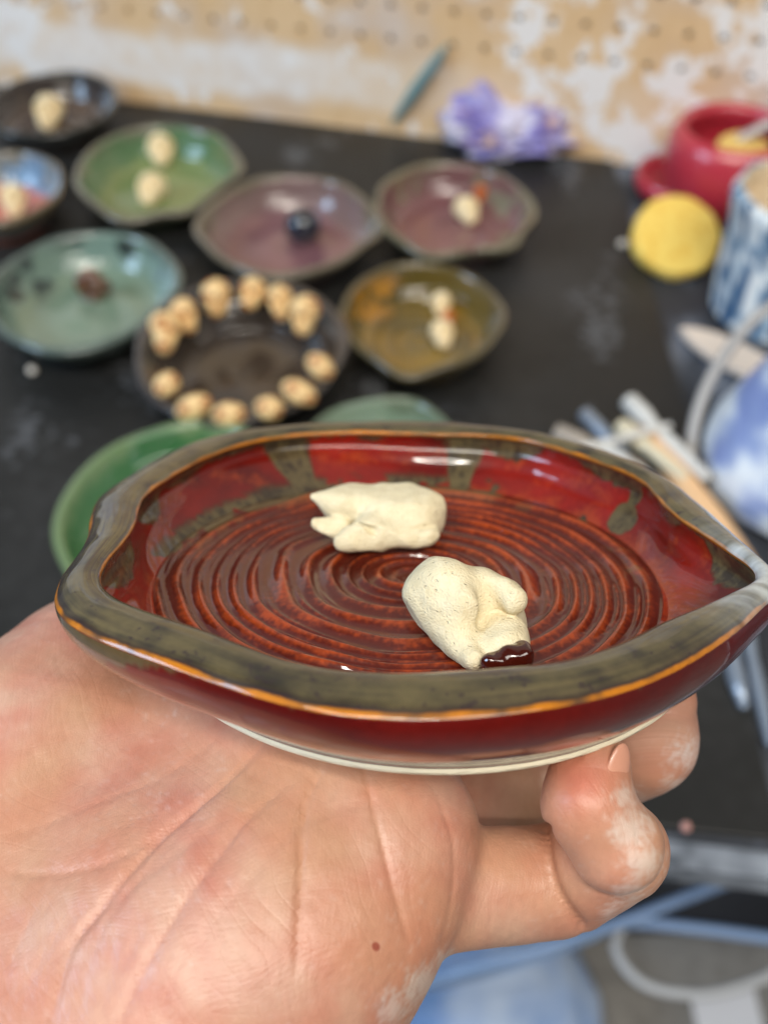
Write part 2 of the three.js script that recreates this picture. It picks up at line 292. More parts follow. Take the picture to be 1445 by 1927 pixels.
      c = mix(olive, oliveDark, clamp(0.35 + mid * 1.3 + big * 0.9 + 0.8 * fbm(t * 16, th * 2.5, 2, 3), 0, 1));
      const tip = Math.pow(Math.max(0, Math.cos(th - 2.85)), 14) ; // the darker left lip
      c = mix(c, dark, clamp((0.25 + tip) * (0.25 + 2.2 * fbm(t * 20, th * 4, 5, 3)) + 0.7 * smoothstep(fine + mid * 0.6, 0.28, 0.5), 0, 0.8));
      c = mix(c, amber, smoothstep(0.16 - t + 0.06 * mid, 0, 0.06) * (0.75 + mid * 0.8));
      c = mix(c, dark, smoothstep(t + 0.05 * mid, 0.68, 0.8) * 0.7);
      c = mix(c, amber, smoothstep(t + 0.07 * mid, 0.79, 0.85) * (1 - smoothstep(t + 0.05 * fine, 0.955, 0.985)) * clamp(0.7 + 1.6 * mid + big, 0.15, 1)); c = mix(c, outerRed, smoothstep(t + 0.03 * fine, 0.955, 0.985));
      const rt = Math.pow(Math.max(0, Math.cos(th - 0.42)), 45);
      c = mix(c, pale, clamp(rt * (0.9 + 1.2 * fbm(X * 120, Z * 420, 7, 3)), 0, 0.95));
    } else {
      const t = s - 3;
      c = mix(outerRed, redDeep, clamp(0.5 + big * 1.5 + mid * 0.6, 0, 1));
      
      const lip = Math.pow(Math.max(0, Math.cos(th - 2.6)), 20);
      c = mix(c, olive, smoothstep(lip * 0.55 + 0.1 * fbm(th * 30, t * 3, 8, 3) - t, 0, 0.08) * 0.85);
      
    }
    return c.map((q) => q * (1 + 0.18 * fine + 0.12 * mid));
  }, true, THREE.ClampToEdgeWrapping);
  map.wrapS = THREE.RepeatWrapping;
  const bump = tex(1024, 1024, (u, v) => { const th = u * 2 * Math.PI, X = Math.cos(th) * 0.05, Z = Math.sin(th) * 0.05; return 0.5 + 0.35 * fbm(X * 260, Z * 260, v * 50, 3) + 0.15 * fbm(X * 1500, Z * 1500, v * 300, 2); }, false);
  const glaze = std([1, 1, 1], 0.45, { map, bumpMap: bump, bumpScale: 0.00004, specularIntensity: 0.35, clearcoat: 1, clearcoatRoughness: 0.04, ior: 1.5 });
  glaze.side = THREE.DoubleSide;
  part('glazed_body', geo, glaze, dish);
  // unglazed foot
  const fp = [[RFOOT - 0.002, YFOOT + 0.0019], [RFOOT, YFOOT + 0.0017], [RFOOT + 0.0004, YFOOT + 0.0013], [RFOOT + 0.0004, YFOOT + 0.0008], [RFOOT - 0.0002, YFOOT + 0.0002], [RFOOT - 0.0012, YFOOT], [0.03, YFOOT], [0.0001, YFOOT + 0.0001]].map(([a, b]) => new THREE.Vector2(a, b)).reverse();
  const fg = new THREE.LatheGeometry(fp, 200); fg.translate(FX, 0, 0);
  part('unglazed_foot', fg, std(lin(232, 222, 196), 0.85, { bumpMap: tex(512, 64, (u, v) => 0.5 + 0.5 * fbm(u * 160, v * 10, 3, 3), false), bumpScale: 0.0003 }), dish);
}
// raw clay
const clayBump = tex(512, 512, (u, v) => { let s = 0.5 + 0.16 * fbm(u * 22, v * 22, 3, 4) + 0.3 * fbm(u * 90, v * 90, 6, 2); const p = fbm(u * 40, v * 40, 9, 2); s -= 0.5 * smoothstep(p, 0.35, 0.5); return s; }, false);
const clayMap = tex(512, 512, (u, v) => { const n = fbm(u * 12, v * 12, 5, 4), p = fbm(u * 64, v * 64, 2, 2); let c = mix(lin(220, 209, 178), lin(204, 190, 154), clamp(0.4 + n, 0, 1)); return mix(c, lin(150, 124, 80), smoothstep(p, 0.44, 0.56) * 0.45); });
const clay = std([1, 1, 1], 0.92, { map: clayMap, bumpMap: clayBump, bumpScale: 0.00042 });
const brownGloss = std(lin(58, 16, 8), 0.12, { clearcoat: 1, clearcoatRoughness: 0.04 });
{
  // a pixel's point on the plane of given height above the dish floor, in dish axes
  const onFloor = (px, py, up) => { const o = EYE.clone().applyMatrix4(toDish), d = at(px, py, 1).applyMatrix4(toDish).sub(o), t = (-DEP + up - o.y) / d.y; return o.addScaledVector(d, t); };
  const inDish = (px, py, z) => at(px, py, z).applyMatrix4(toDish);
  // near skull
  const b0 = onFloor(885, 1215, 0.004), zN = depthOf(b0.clone().applyMatrix4(dish.matrixWorld));
  const K = (px, py, dz) => inDish(px, py, zN + dz);
  const R = (px) => px * zN / F;
  const cran = cap(K(830, 1118, 0.008), K(950, 1118, 0.0065), R(74), R(44));
  const back = cap(K(832, 1140, 0.0085), K(884, 1236, -0.002), R(80), R(26));
  const faceL = cap(K(866, 1165, 0.008), K(891, 1240, -0.0035), R(40), R(23)), faceM = cap(K(918, 1170, 0.0098), K(926, 1230, -0.001), R(50), R(36));
  const faceR = cap(K(952, 1165, 0.0098), K(966, 1222, -0.0005), R(48), R(37));
  const brow = cap(K(848, 1100, 0.0045), K(876, 1131, 0.0016), R(46), R(42));
  const lobe = cap(K(920, 1088, 0.0055), K(966, 1126, 0.0019), R(40), R(29));
  const chan = cap(K(918, 1088, 0.000), K(918, 1172, 0.0012), R(9), R(12));
  const sock = cap(K(806, 1150, -0.0075), K(838, 1196, -0.005), R(16), R(13));
  const upD = V(0, Math.cos(ELEV), -Math.sin(ELEV)), plane = (px, py, dz, a, b) => { const p = K(px, py, dz), n = V(a, 0, 0).addScaledVector(upD, b).normalize(), w = p.dot(n); return (x, y, z) => n.x * x + n.y * y + n.z * z - w; };
  const facets = [plane(905, 1064, 0.006, 0.36, 0.93), plane(784, 1172, 0.008, -0.8, -0.6), plane(768, 1080, 0.008, -0.76, 0.65), plane(1007, 1190, 0.002, 0.98, 0.1)];
  const top = -DEP + 0.0006;
  const sk = (x, y, z) => {
    let d = smin(cran(x, y, z), back(x, y, z), 0.003);
    d = smin(d, brow(x, y, z), 0.003); d = smin(d, lobe(x, y, z), 0.0014); d = smax(d, -chan(x, y, z), 0.0025);
    d = smin(d, smin(smin(faceM(x, y, z), faceR(x, y, z), 0.003), faceL(x, y, z), 0.001), 0.0008);
    d = smax(d, -sock(x, y, z), 0.004);
    for (const f of facets) d = smax(d, f(x, y, z), 0.0022);
    d += 0.0006 * fbm(x * 130, y * 130, z * 130, 3) + 0.0004 * Math.abs(n3(x * 190, y * 190, z * 190));
    return smax(d, top - y, 0.0006);
  };
  const c0 = K(880, 1150, 0.004), e = 0.019;
  let g = nets(sk, c0.clone().subScalar(e), c0.clone().addScalar(e), 0.0003);
  part('clay_skull', boxUV(moved(g, b0), 30), clay, dish, 'near skull with glazed teeth').position.copy(b0);
  const teeth = (x, y, z) => { let d = Math.min(cap(K(925, 1248, -0.0055), K(982, 1238, -0.0045), R(20), R(22))(x, y, z), 1); d = smin(d, cap(K(958, 1232, -0.0048), K(980, 1226, -0.004), R(19), R(19))(x, y, z), 0.0008); return smax(d + 0.0004 * n3(x * 500, y * 500, z * 500), top - 0.0003 - y, 0.0004); };
  const t0 = K(950, 1240, -0.004);
  g = nets(teeth, t0.clone().subScalar(0.008), t0.clone().addScalar(0.008), 0.00025);
  const tm = part('glazed_teeth', moved(g, b0), brownGloss, dish.children[dish.children.length - 1]);
  // far skull, its jaw to the left
  const b1 = onFloor(715, 1030, 0.003), zF = depthOf(b1.clone().applyMatrix4(dish.matrixWorld)) + 0.001;
  const Q = (px, py, dz) => inDish(px, py, zF + dz), T = (px) => px * zF / F;
  const prims = [cap(Q(590, 933, 0.006), Q(650, 948, 0.007), T(5), T(40)), cap(Q(650, 945, 0.007), Q(780, 952, 0.006), T(40), T(50)), cap(Q(672, 935, 0.009), Q(760, 930, 0.009), T(30), T(28))];
  const low = [cap(Q(640, 1025, -0.002), Q(700, 1000, 0.001), T(12), T(26)), cap(Q(700, 998, 0.001), Q(800, 1000, 0.001), T(28), T(24)), cap(Q(745, 985, 0.004), Q(780, 975, 0.004), T(40), T(40)), cap(Q(660, 1010, -0.001), Q(800, 1010, 0), T(22), T(18))];
  const jaw = [cap(Q(595, 985, 0.003), Q(640, 990, 0.004), T(9), T(22)), cap(Q(605, 998, 0.002), Q(645, 1005, 0.003), T(5), T(14))];
  const cuts = [cap(Q(628, 972, 0.001), Q(705, 1000, -0.003), T(5), T(7)), cap(Q(755, 1000, -0.003), Q(840, 985, 0.001), T(3), T(9)), cap(Q(660, 916, 0.003), Q(760, 925, 0.002), T(5), T(3)), cap(Q(790, 1028, -0.003), Q(845, 1000, -0.002), T(4), T(12))];
  const fill = cap(Q(730, 975, 0.005), Q(790, 972, 0.006), T(36), T(40));
  const sk2 = (x, y, z) => {
    let d = 1; for (const f of prims) d = smin(d, f(x, y, z), 0.002);
    let l = 1; for (const f of low) l = smin(l, f(x, y, z), 0.002);
    let j = 1; for (const f of jaw) j = smin(j, f(x, y, z), 0.0012);
    d = smin(d, l, 0.0022); d = smin(d, fill(x, y, z), 0.003); d = smin(d, j, 0.0004);
    d += 0.0007 * fbm(x * 110, y * 110, z * 110, 3) + 0.0014 * Math.abs(n3(x * 130 + 4, y * 130, z * 130)) - 0.0004;
    for (const f of cuts) d = smax(d, -f(x, y, z), 0.0008);
    d = smax(d, y - (top + 0.0104), 0.002);
    return smax(d, top - y, 0.0005);
  };
  const c1 = Q(708, 965, 0.004);
  g = nets(sk2, c1.clone().sub(V(0.021, 0.014, 0.017)), c1.clone().add(V(0.021, 0.014, 0.017)), 0.00032);
  part('clay_skull', boxUV(moved(g, b1), 30), clay, dish, 'far skull with its pointed jaw to the left').position.copy(b1);
}

// ---------------------------------------------------------------- the hand
{
  const S = (px, py, zs, r) => at(px, py, zs + r); // the centre of a ball of radius r whose front lies at depth zs
  const balls = (k, ...list) => { const o = []; for (let i = 0; i < list.length - 1; i++) o.push([cap(S(...list[i]), S(...list[i + 1]), list[i][3], list[i + 1][3]), k]); return o; };
  const palm = [
    ...balls(0.02, [-60, 2150, 0.136, 0.028], [60, 1700, 0.153, 0.028], [120, 1420, 0.169, 0.022]),        // thenar
    ...balls(0.02, [100, 2150, 0.134, 0.028], [350, 1790, 0.148, 0.023], [490, 1560, 0.158, 0.022]),        // middle of the palm
    ...balls(0.02, [230, 2150, 0.132, 0.024], [430, 1830, 0.1415, 0.0175], [600, 1695, 0.147, 0.0145], [705, 1605, 0.152, 0.0115]), // hypothenar
    ...balls(0.012, [300, 1470, 0.172, 0.018], [560, 1480, 0.163, 0.016], [730, 1545, 0.1555, 0.0115]),      // pads under the fingers
  ];
  const wrist = [[cap(S(130, 2130, 0.134, 0.0275), at(-60, 2950, 0.152), 0.0275, 0.029), 0.02], [cap(S(40, 2130, 0.138, 0.027), at(-330, 2950, 0.155), 0.027, 0.028), 0.02]];
  const thumb = balls(0.012, [120, 1420, 0.169, 0.021], [190, 1290, 0.186, 0.0155], [330, 1150, 0.203, 0.0125], [470, 1080, 0.226, 0.0095]);
  const padP = balls(0.006, [756, 1600, 0.1515, 0.0085], [735, 1682, 0.1502, 0.0085]);
  const pinky = [balls(0.006, [830, 1672, 0.1565, 0.0098], [1030, 1660, 0.1618, 0.0092]), balls(0.0, [1068, 1648, 0.1605, 0.0094], [1160, 1600, 0.154, 0.0082]), balls(0, [1157, 1588, 0.148, 0.0073], [1102, 1512, 0.1485, 0.0062], [1112, 1445, 0.1505, 0.0062])];
  const D = (x, y, z) => V(x, y, z).applyMatrix4(dish.matrixWorld);
  const ringF = balls(0.004, [740, 1480, 0.180, 0.0125], [1050, 1475, 0.196, 0.0115], [1212, 1395, 0.181, 0.0088], [1228, 1320, 0.178, 0.0078]);
  const line = (k, pts) => pts.slice(1).map((p, i) => [cap(D(...pts[i]), D(...p), pts[i][3] ?? 0, p[3] ?? 0), k]);
  const fing = (pts) => pts.slice(1).map(([p, r], i) => [cap(D(...pts[i][0]), D(...p), pts[i][1], r), 0.008]);
  const midF = fing([[[-0.012, -0.036, 0.022], 0.0125], [[0.022, -0.034, -0.012], 0.0108], [[0.046, -0.032, -0.03], 0.0095], [[0.062, -0.023, -0.036], 0.0085]]);
  const indF = fing([[[-0.035, -0.036, 0.012], 0.0125], [[-0.008, -0.034, -0.03], 0.0108], [[0.014, -0.031, -0.052], 0.0095], [[0.028, -0.022, -0.063], 0.0085]]);
  const wm = toDish.elements;
  const sdf = (x, y, z) => {
    let d = 1; for (const [f, k] of palm) d = smin(d, f(x, y, z), k);
    for (const [f, k] of wrist) d = smin(d, f(x, y, z), k); for (const [f, k] of thumb) d = smin(d, f(x, y, z), k);
    for (const [f, k] of padP) d = smin(d, f(x, y, z), k);
    let m = 1; for (const [f] of midF) m = smin(m, f(x, y, z), 0.006); for (const [f] of indF) m = Math.min(m, smin(m, f(x, y, z), 0.003));
    d = smin(d, m, 0.008);
    let q = 1; for (const [f] of ringF) q = smin(q, f(x, y, z), 0.004); d = smin(d, q, 0.003);
    let p = 1; for (const [f] of pinky[0]) p = smin(p, f(x, y, z), 0.004);
    d = smin(d, p, 0.0022);
    let b = 1; for (const [f] of pinky[1]) b = smin(b, f(x, y, z), 0.003);
    d = smin(d, b, 0.0016);
    let c = 1; for (const [f] of pinky[2]) c = smin(c, f(x, y, z), 0.003);
    d = smin(d, c, 0.001);
    // flesh gives way to the dish
    const X = wm[0] * x + wm[4] * y + wm[8] * z + wm[12], Y = wm[1] * x + wm[5] * y + wm[9] * z + wm[13], Z = wm[2] * x + wm[6] * y + wm[10] * z + wm[14];
    const r = Math.hypot(X, Z), slope = clamp((Y - YFOOT) / 0.02, 0, 1.2);
    const dd = Math.max(YFOOT - 0.0003 - Y, (r - (RFOOT + 0.0006 + slope * 0.011)) * 0.86);
    return smax(d, -dd, 0.0015);
  };
  const a = [at(-120, 1100, 0.24), at(-250, 2100, 0.13), at(1380, 1200, 0.26), at(1380, 2100, 0.15), at(-200, 1100, 0.16), at(300, 2100, 0.2), at(700, 1000, 0.26), at(0, 2100, 0.19), at(1330, 1300, 0.14), at(-60, 3080, 0.15), at(-60, 3000, 0.175), at(-60, 2900, 0.12)];
  const lo = V(-0.1, -1, -1), hi = V(0.09, 1, 1); lo.y = Math.min(...a.map((q) => q.y)) ; hi.y = Math.max(...a.map((q) => q.y)); lo.z = Math.min(...a.map((q) => q.z)); hi.z = Math.max(...a.map((q) => q.z));
  lo.x = -0.115; let geo = nets(sdf, lo, hi, 0.00062);
  // palm frame for creases and colour
  const PO = at(450, 1650, 0.155), PX = RIGHT.clone(), PT = 32 * Math.PI / 180, PY = UP.clone().multiplyScalar(Math.cos(PT)).addScaledVector(FWD, Math.sin(PT)), PN = PX.clone().cross(PY);
  const p2 = (p) => [p.clone().sub(PO).dot(PX), p.clone().sub(PO).dot(PY)];
  const onPalm = (px, py) => { const d = at(px, py, 1).sub(EYE), t = PO.clone().sub(EYE).dot(PN) / d.dot(PN); return p2(EYE.clone().addScaledVector(d, t)); };
  const CREASE = [ // depth mm, width mm, pixels
    [0.75, 0.8, [[510, 1410], [433, 1499], [369, 1558], [299, 1628], [214, 1733], [164, 1800], [130, 1927]]],
    [0.6, 0.75, [[548, 1508], [478, 1578], [428, 1648], [369, 1733], [319, 1817], [259, 1930]]],
    [0.55, 0.6, [[608, 1480], [588, 1538], [578, 1598], [578, 1678], [575, 1748], [568, 1850]]],
    [0.4, 0.6, [[683, 1450], [702, 1548], [718, 1613], [742, 1700], [765, 1775]]],
    [0.2, 0.6, [[0, 1590], [75, 1568], [174, 1528], [299, 1479], [423, 1399]]],
    [0.35, 0.6, [[30, 1653], [125, 1660], [214, 1648], [299, 1608], [380, 1550]]],
    [0.25, 0.6, [[450, 1570], [350, 1643], [260, 1708], [190, 1760], [110, 1850]]],
    [0.25, 0.5, [[360, 1600], [280, 1690], [215, 1790], [180, 1927]]],
    [0.2, 0.5, [[100, 1700], [60, 1790], [30, 1880]]], [0.2, 0.5, [[230, 1700], [150, 1760], [90, 1850], [70, 1927]]],
    [0.2, 0.5, [[640, 1520], [560, 1600], [480, 1700], [400, 1800]]], [0.18, 0.6, [[760, 1520], [700, 1545], [640, 1560], [560, 1600]]],
    [0.15, 0.5, [[250, 1750], [240, 1840], [225, 1927]]], [0.2, 0.6, [[820, 1520], [850, 1600], [850, 1700], [830, 1780]]], [0.15, 0.5, [[300, 1760], [260, 1850]]],
  ].map(([d, w, pts]) => { const c = new THREE.CatmullRomCurve3(pts.map((q) => V(...onPalm(...q), 0))); return [d / 900, w / 1500, c.getPoints(pts.length * 8)]; });
  const crease = (u, v) => { let s = 0; for (const [d, w, pts] of CREASE) { let best = 1, bt = 0; for (let i = 0; i < pts.length - 1; i++) { const ax = pts[i].x, ay = pts[i].y, bx = pts[i + 1].x - ax, by = pts[i + 1].y - ay, t = clamp(((u - ax) * bx + (v - ay) * by) / (bx * bx + by * by), 0, 1), e = Math.hypot(u - ax - bx * t, v - ay - by * t); if (e < best) { best = e; bt = (i + t) / (pts.length - 1); } } if (best < 0.008) { const f = Math.sqrt(Math.sin(Math.PI * clamp(bt * 0.94 + 0.03, 0, 1))); s += f * d * (Math.exp(-((best / w) ** 2)) * 0.8 + 0.45 * Math.exp(-((best / (w * 4)) ** 2)));  } } return [s]; };
  // fold lines of the little finger, as short grooves round it
  const fold = [[[1024, 1560], [1034, 1640], [1058, 1700], [1095, 1748]], [[908, 1570], [904, 1660], [906, 1780]]].map((pts) => new THREE.CatmullRomCurve3(pts.map((q) => V(q[0], q[1], 0))).getPoints(20));
  const P = geo.attributes.position, Nn = geo.attributes.normal, q = V();
  for (let i = 0; i < P.count; i++) {
    q.fromBufferAttribute(P, i); const [u, v] = p2(q), facing = Nn.getX(i) * PN.x + Nn.getY(i) * PN.y + Nn.getZ(i) * PN.z;
    let d = 0;
    if (facing > 0.1) d -= crease(u, v)[0] * smoothstep(facing, 0.1, 0.5) * 1.05;
    d += 0.0005 * fbm(q.x * 70, q.y * 70, q.z * 70, 3) + 0.00008 * fbm(q.x * 500, q.y * 500, q.z * 500, 2);
    const rel = q.clone().sub(EYE), zz = rel.dot(FWD), px = 722.5 + F * rel.dot(RIGHT) / zz, py = 963.5 - F * rel.dot(UP) / zz;
    if (px > 850 && px < 1130 && py > 1530 && zz < 0.175) for (const f of [fold[0]]) { let e = 99; for (const w of f) e = Math.min(e, Math.hypot(px - w.x, py - w.y)); d -= 0.0011 * Math.exp(-((e / 11) ** 2)); }
    P.setXYZ(i, q.x + Nn.getX(i) * d, q.y + Nn.getY(i) * d, q.z + Nn.getZ(i) * d);
  }
  geo.computeVertexNormals();
  // clay dust and redness, in the vertices
  const skin = [1, 1, 1], dustAt = [[1195, 1560, 46, 1], [1180, 1500, 30, 0.9], [1215, 1620, 40, 1], [1190, 1680, 34, 0.9], [1290, 1420, 40, 0.75], [1270, 1480, 30, 0.7], [1150, 1715, 26, 0.7], [800, 1850, 34, 1], [840, 1815, 26, 1], [740, 1900, 36, 0.9], [775, 1875, 26, 0.8]].map(([x, y, r, k]) => [x, y, r, k]);
  paint(geo, (x, y, z, nx, ny, nz) => {
    const rel = V(x, y, z).sub(EYE), zz = rel.dot(FWD), px = 722.5 + F * rel.dot(RIGHT) / zz, py = 963.5 - F * rel.dot(UP) / zz;
    let c = [1, 1, 1]; const n = fbm(x * 45, y * 45, z * 45, 3), g = 0.6 * fbm(x * 420, y * 420, z * 420, 2) + 0.9 * n3(x * 1100, y * 1100, z * 1100);
    c = mix(c, [1.0, 0.86, 0.84], clamp(0.4 + n * 2, 0, 1)); c = mix(c, [0.93, 0.96, 0.9], clamp(-0.1 - n * 1.5, 0, 0.7));
    const tip = Math.exp(-(((px - 1095) / 60) ** 2) - (((py - 1470) / 60) ** 2)); if (zz < 0.17) c = mix(c, [1.05, 0.55, 0.55], tip * 0.8);
    let d = 0; for (const [a, b, r, k] of dustAt) d = Math.max(d, k * (1.15 - Math.hypot(px - a, py - b) / r * 0.75));
    d = smoothstep(d + g * 0.55 + n * 0.5, 0.15, 1.15);
    return mix(c, [1.3, 2.1, 2.9], d * 0.7);
  });
  geo = boxUV(geo, 1);
  { // second uv: the palm frame
    const p = geo.attributes.position, uv1 = new Float32Array(p.count * 2); for (let i = 0; i < p.count; i++) { const [u, v] = p2(q.fromBufferAttribute(p, i)); uv1[i * 2] = (u + 0.09) / 0.15; uv1[i * 2 + 1] = (v + 0.075) / 0.15; } geo.setAttribute('uv1', new THREE.BufferAttribute(uv1, 2)); }
  const M1 = onPalm(708, 1798);
  const mapT = tex(1536, 1536, (u, v) => {
    const x = u * 0.15 - 0.09, y = v * 0.15 - 0.075;
    const b = fbm(x * 130, y * 130, 6, 4), s = fbm(x * 900, y * 500, 3, 2), w = fbm(x * 48, y * 48, 14, 2);
    let c = mix([0.51, 0.305, 0.225], [0.455, 0.2, 0.145], clamp(0.5 + b * 1.5 + w * 0.6, 0, 1)); c = mix(c, [0.48, 0.265, 0.155], clamp(0.25 + w * 1.4 + x * 5, 0, 0.6));
    c = c.map((k) => k * (1 + 0.07 * s));
    const m = Math.hypot(x - M1[0], y - M1[1]); c = mix(c, [0.25, 0.05, 0.03], smoothstep(-m, -0.00075, -0.0004) * 0.85);
    return c;
  }, true, THREE.ClampToEdgeWrapping);
  mapT.channel = 1;
  const skinBump = tex(2048, 2048, (u, v) => { // fine crossing lines, wrinkles and pores, in the palm frame (150 mm)
    const x = u * 150 - 90, y = v * 150 - 75, wx = x + 1.6 * n3(x * 0.12, y * 0.12, 3), wy = y + 1.6 * n3(x * 0.12, y * 0.12, 9);
    const line = (a, f, l, z) => { const c = Math.cos(a), s2 = Math.sin(a), p = wx * c + wy * s2, q = -wx * s2 + wy * c; return 1 - Math.min(1, Math.abs(n3(q * f, p * f * l, z)) * 5); };
    const k = clamp(0.5 + n3(x * 0.06, y * 0.06, 20), 0, 1), A = 0.95 + 0.5 * n3(x * 0.03, y * 0.03, 30);
    let h = 0.75 - 0.26 * line(A, 0.42, 0.09, 1) * k - 0.2 * line(A + 1.35, 0.5, 0.1, 4) * (1 - 0.5 * k) - 0.12 * line(A - 0.7, 0.75, 0.12, 7);
    h -= 0.1 * line(A + 0.5, 1.6, 0.12, 11); h += 0.04 * Math.sin((wx * Math.cos(A + 1.2) + wy * Math.sin(A + 1.2)) * 9) * clamp(0.5 + n3(x * 0.1, y * 0.1, 40) * 1.5, 0, 1);
    return h + 0.12 * n3(x * 4, y * 4, 2);
  }, false, THREE.ClampToEdgeWrapping);
  skinBump.channel = 1;
  const skinMat = std([1, 1, 1], 0.42, { map: mapT, vertexColors: true, bumpMap: skinBump, bumpScale: 0.00013, specularIntensity: 1, sheen: 0.15, sheenColor: new THREE.Color(1, 0.7, 0.6), sheenRoughness: 0.6 });
  const base = at(450, 1650, 0.155);
  const person = thing('person', 'bare left hand, palm up with fingers curled, holding the red dish from below', 'hand', base);
  part('hand', moved(geo, base), skinMat, person);
  // nail of the little finger, seen from its edge
  const ng = new THREE.SphereGeometry(1, 32, 20); ng.scale(0.0008, 0.0044, 0.0025);
  const nail = part('fingernail', ng, std(lin(208, 150, 126), 0.35, { clearcoat: 0.4 }), person);
  nail.position.copy(at(1161, 1452, 0.1522)).sub(base); nail.rotation.set(-PITCH, 0, 0); nail.rotateZ(-0.2); nail.rotateY(-0.95);
}

// ---------------------------------------------------------------- dishes on the mat
function makeSkull(r, seed, jawLen = 1) { // small modelled skull, face to +z
  const f = [ell(V(0, 0.62, 0), V(0.62, 0.58, 0.66)), ell(V(0, 0.1, 0.22), V(0.42, 0.5 * jawLen, 0.4))], ey = [ell(V(-0.26, 0.45, 0.6), V(0.2, 0.21, 0.34)), ell(V(0.26, 0.45, 0.6), V(0.2, 0.21, 0.34)), ell(V(0, 0.14, 0.62), V(0.11, 0.15, 0.22))];
  const sl = [-0.22, -0.07, 0.08, 0.23].map((x) => ell(V(x, -0.16, 0.6), V(0.03, 0.22, 0.2)));
  const sdf = (x, y, z) => { let d = smin(f[0](x, y, z), f[1](x, y, z), 0.25); for (const e of ey) d = smax(d, -e(x, y, z), 0.08); for (const e of sl) d = smax(d, -e(x, y, z), 0.05); return d + 0.06 * fbm(x * 2.5 + seed, y * 2.5, z * 2.5, 3); };
  const g = nets(sdf, V(-0.85, -0.75 * jawLen, -0.85), V(0.85, 1.4, 0.9), 0.055); g.scale(r, r, r); return g;
}
const skullA = makeSkull(1, 1.3), skullB = makeSkull(1, 5.1, 1.35), skullC = makeSkull(1, 9.7, 1.1);
const gloss = new THREE.MeshPhysicalMaterial({ color: 0xffffff, vertexColors: true, roughness: 0.22, clearcoat: 1, clearcoatRoughness: 0.05 });
const bisque = std(lin(234, 214, 172), 0.9), warmBisque = new THREE.MeshPhysicalMaterial({ color: 0xffffff, vertexColors: true, roughness: 0.55 });
for (const g of [skullA, skullB, skullC]) paint(g, (x, y, z) => { const n = fbm(x * 2.5, y * 2.5, z * 2.5, 3); return mix(lin(240, 208, 150), lin(170, 100, 48), smoothstep(n, -0.02, 0.22)); });
function makeDish(label, px, py, w, o) {
  const H = o.h ?? 0.029, c = onY(px, py, H * 0.9), R = w / 2 * depthOf(c) / F;
  const SZ = o.sz ?? 1.13, g = thing('pottery_dish', label, 'dish', V(c.x, MAT, c.z)), NT = 180, S = 70, pos = [], idx = [], lips = o.lips ?? [];
  const rim = (th) => { let k = 1; for (const [a, amt, wd] of lips) { let d = Math.abs(((th - a * Math.PI / 180 + 15.70796) % 6.283185) - 3.14159265); k += amt * Math.exp(-((d / wd) ** 2)); } return k + 0.018 * Math.sin(3 * th + (o.ph ?? px)) + 0.012 * Math.sin(7 * th + px); };
  const prof = o.profile ?? [[0, 0.16], [0.62, 0.16], [0.72, 0.2], [0.83, 0.42], [0.9, 0.72], [0.93, 0.94], [0.96, 1.0], [1.0, 0.97], [1.01, 0.9], [0.97, 0.72], [0.86, 0.4], [0.72, 0.12], [0.68, 0.0], [0, 0.0]];
  const cv = new THREE.CatmullRomCurve3(prof.map(([a, b]) => V(a, b, 0)), false, 'centripetal').getSpacedPoints(S);
  for (let j = 0; j <= S; j++) for (let i = 0; i < NT; i++) { const th = i / NT * 6.283185, k = lerp(1, rim(th), smoothstep(cv[j].x, 0.5, 1)), r = Math.max(0, cv[j].x) * R * k; let y = Math.max(0, cv[j].y) * H; if (j < S * 0.35) y += 0.0008 * Math.sin(r / 0.0032 * 6.283 + th); if (o.lipDrop) for (const [a, , wd] of lips) { let d = Math.abs(((th - a * Math.PI / 180 + 15.70796) % 6.283185) - 3.14159265); y -= o.lipDrop * smoothstep(cv[j].x, 0.75, 1) * cv[j].y * Math.exp(-((d / wd) ** 2)); } pos.push(r * Math.cos(th), y, r * Math.sin(th) * SZ); }
  for (let j = 0; j < S; j++) for (let i = 0; i < NT; i++) { const a = j * NT + i, b = j * NT + (i + 1) % NT; idx.push(a, b, a + NT, b, b + NT, a + NT); }
  const geo = new THREE.BufferGeometry(); geo.setAttribute('position', new THREE.BufferAttribute(new Float32Array(pos), 3)); geo.setIndex(idx); geo.computeVertexNormals();
  paint(geo, (x, y, z, nx, ny) => {
    const r = Math.hypot(x, z / SZ) / R, n = fbm(x * 60 + px, y * 60, z * 60, 3), m = fbm(x * 22 + px, y * 22, z * 22, 2), ring = 0.5 + 0.5 * Math.sin(r * R / 0.0032 * 6.283);
    let c = mix(o.floor, o.floor2 ?? o.floor, clamp(0.5 + m * 2 + 0.5 * (ring - 0.5), 0, 1));
    c = mix(c, o.wall ?? o.floor, smoothstep(r + n * 0.12, 0.7, 0.82));
    if (o.patch) c = mix(c, o.patch, smoothstep(n + m, 0.12, 0.3) * smoothstep(r, 0.55, 0.8));
    return mix(c, o.rim, smoothstep(r + n * 0.06, 0.9, 0.96));
  });
  gloss.side = THREE.DoubleSide;
  part('glazed_body', geo, gloss, g);
  g.userData.R = undefined; delete g.userData.R;
  return { g, R, H, put: (name, geo, mat, px, py, up, r, ry = 0, rx = 0, label) => { const q = onY(px, py, MAT + up).sub(g.position), m = part(name, geo, mat, g, label); m.position.copy(q); m.scale.setScalar(r); m.rotation.set(rx, ry, 0); return m; } };
}
const L = lin;
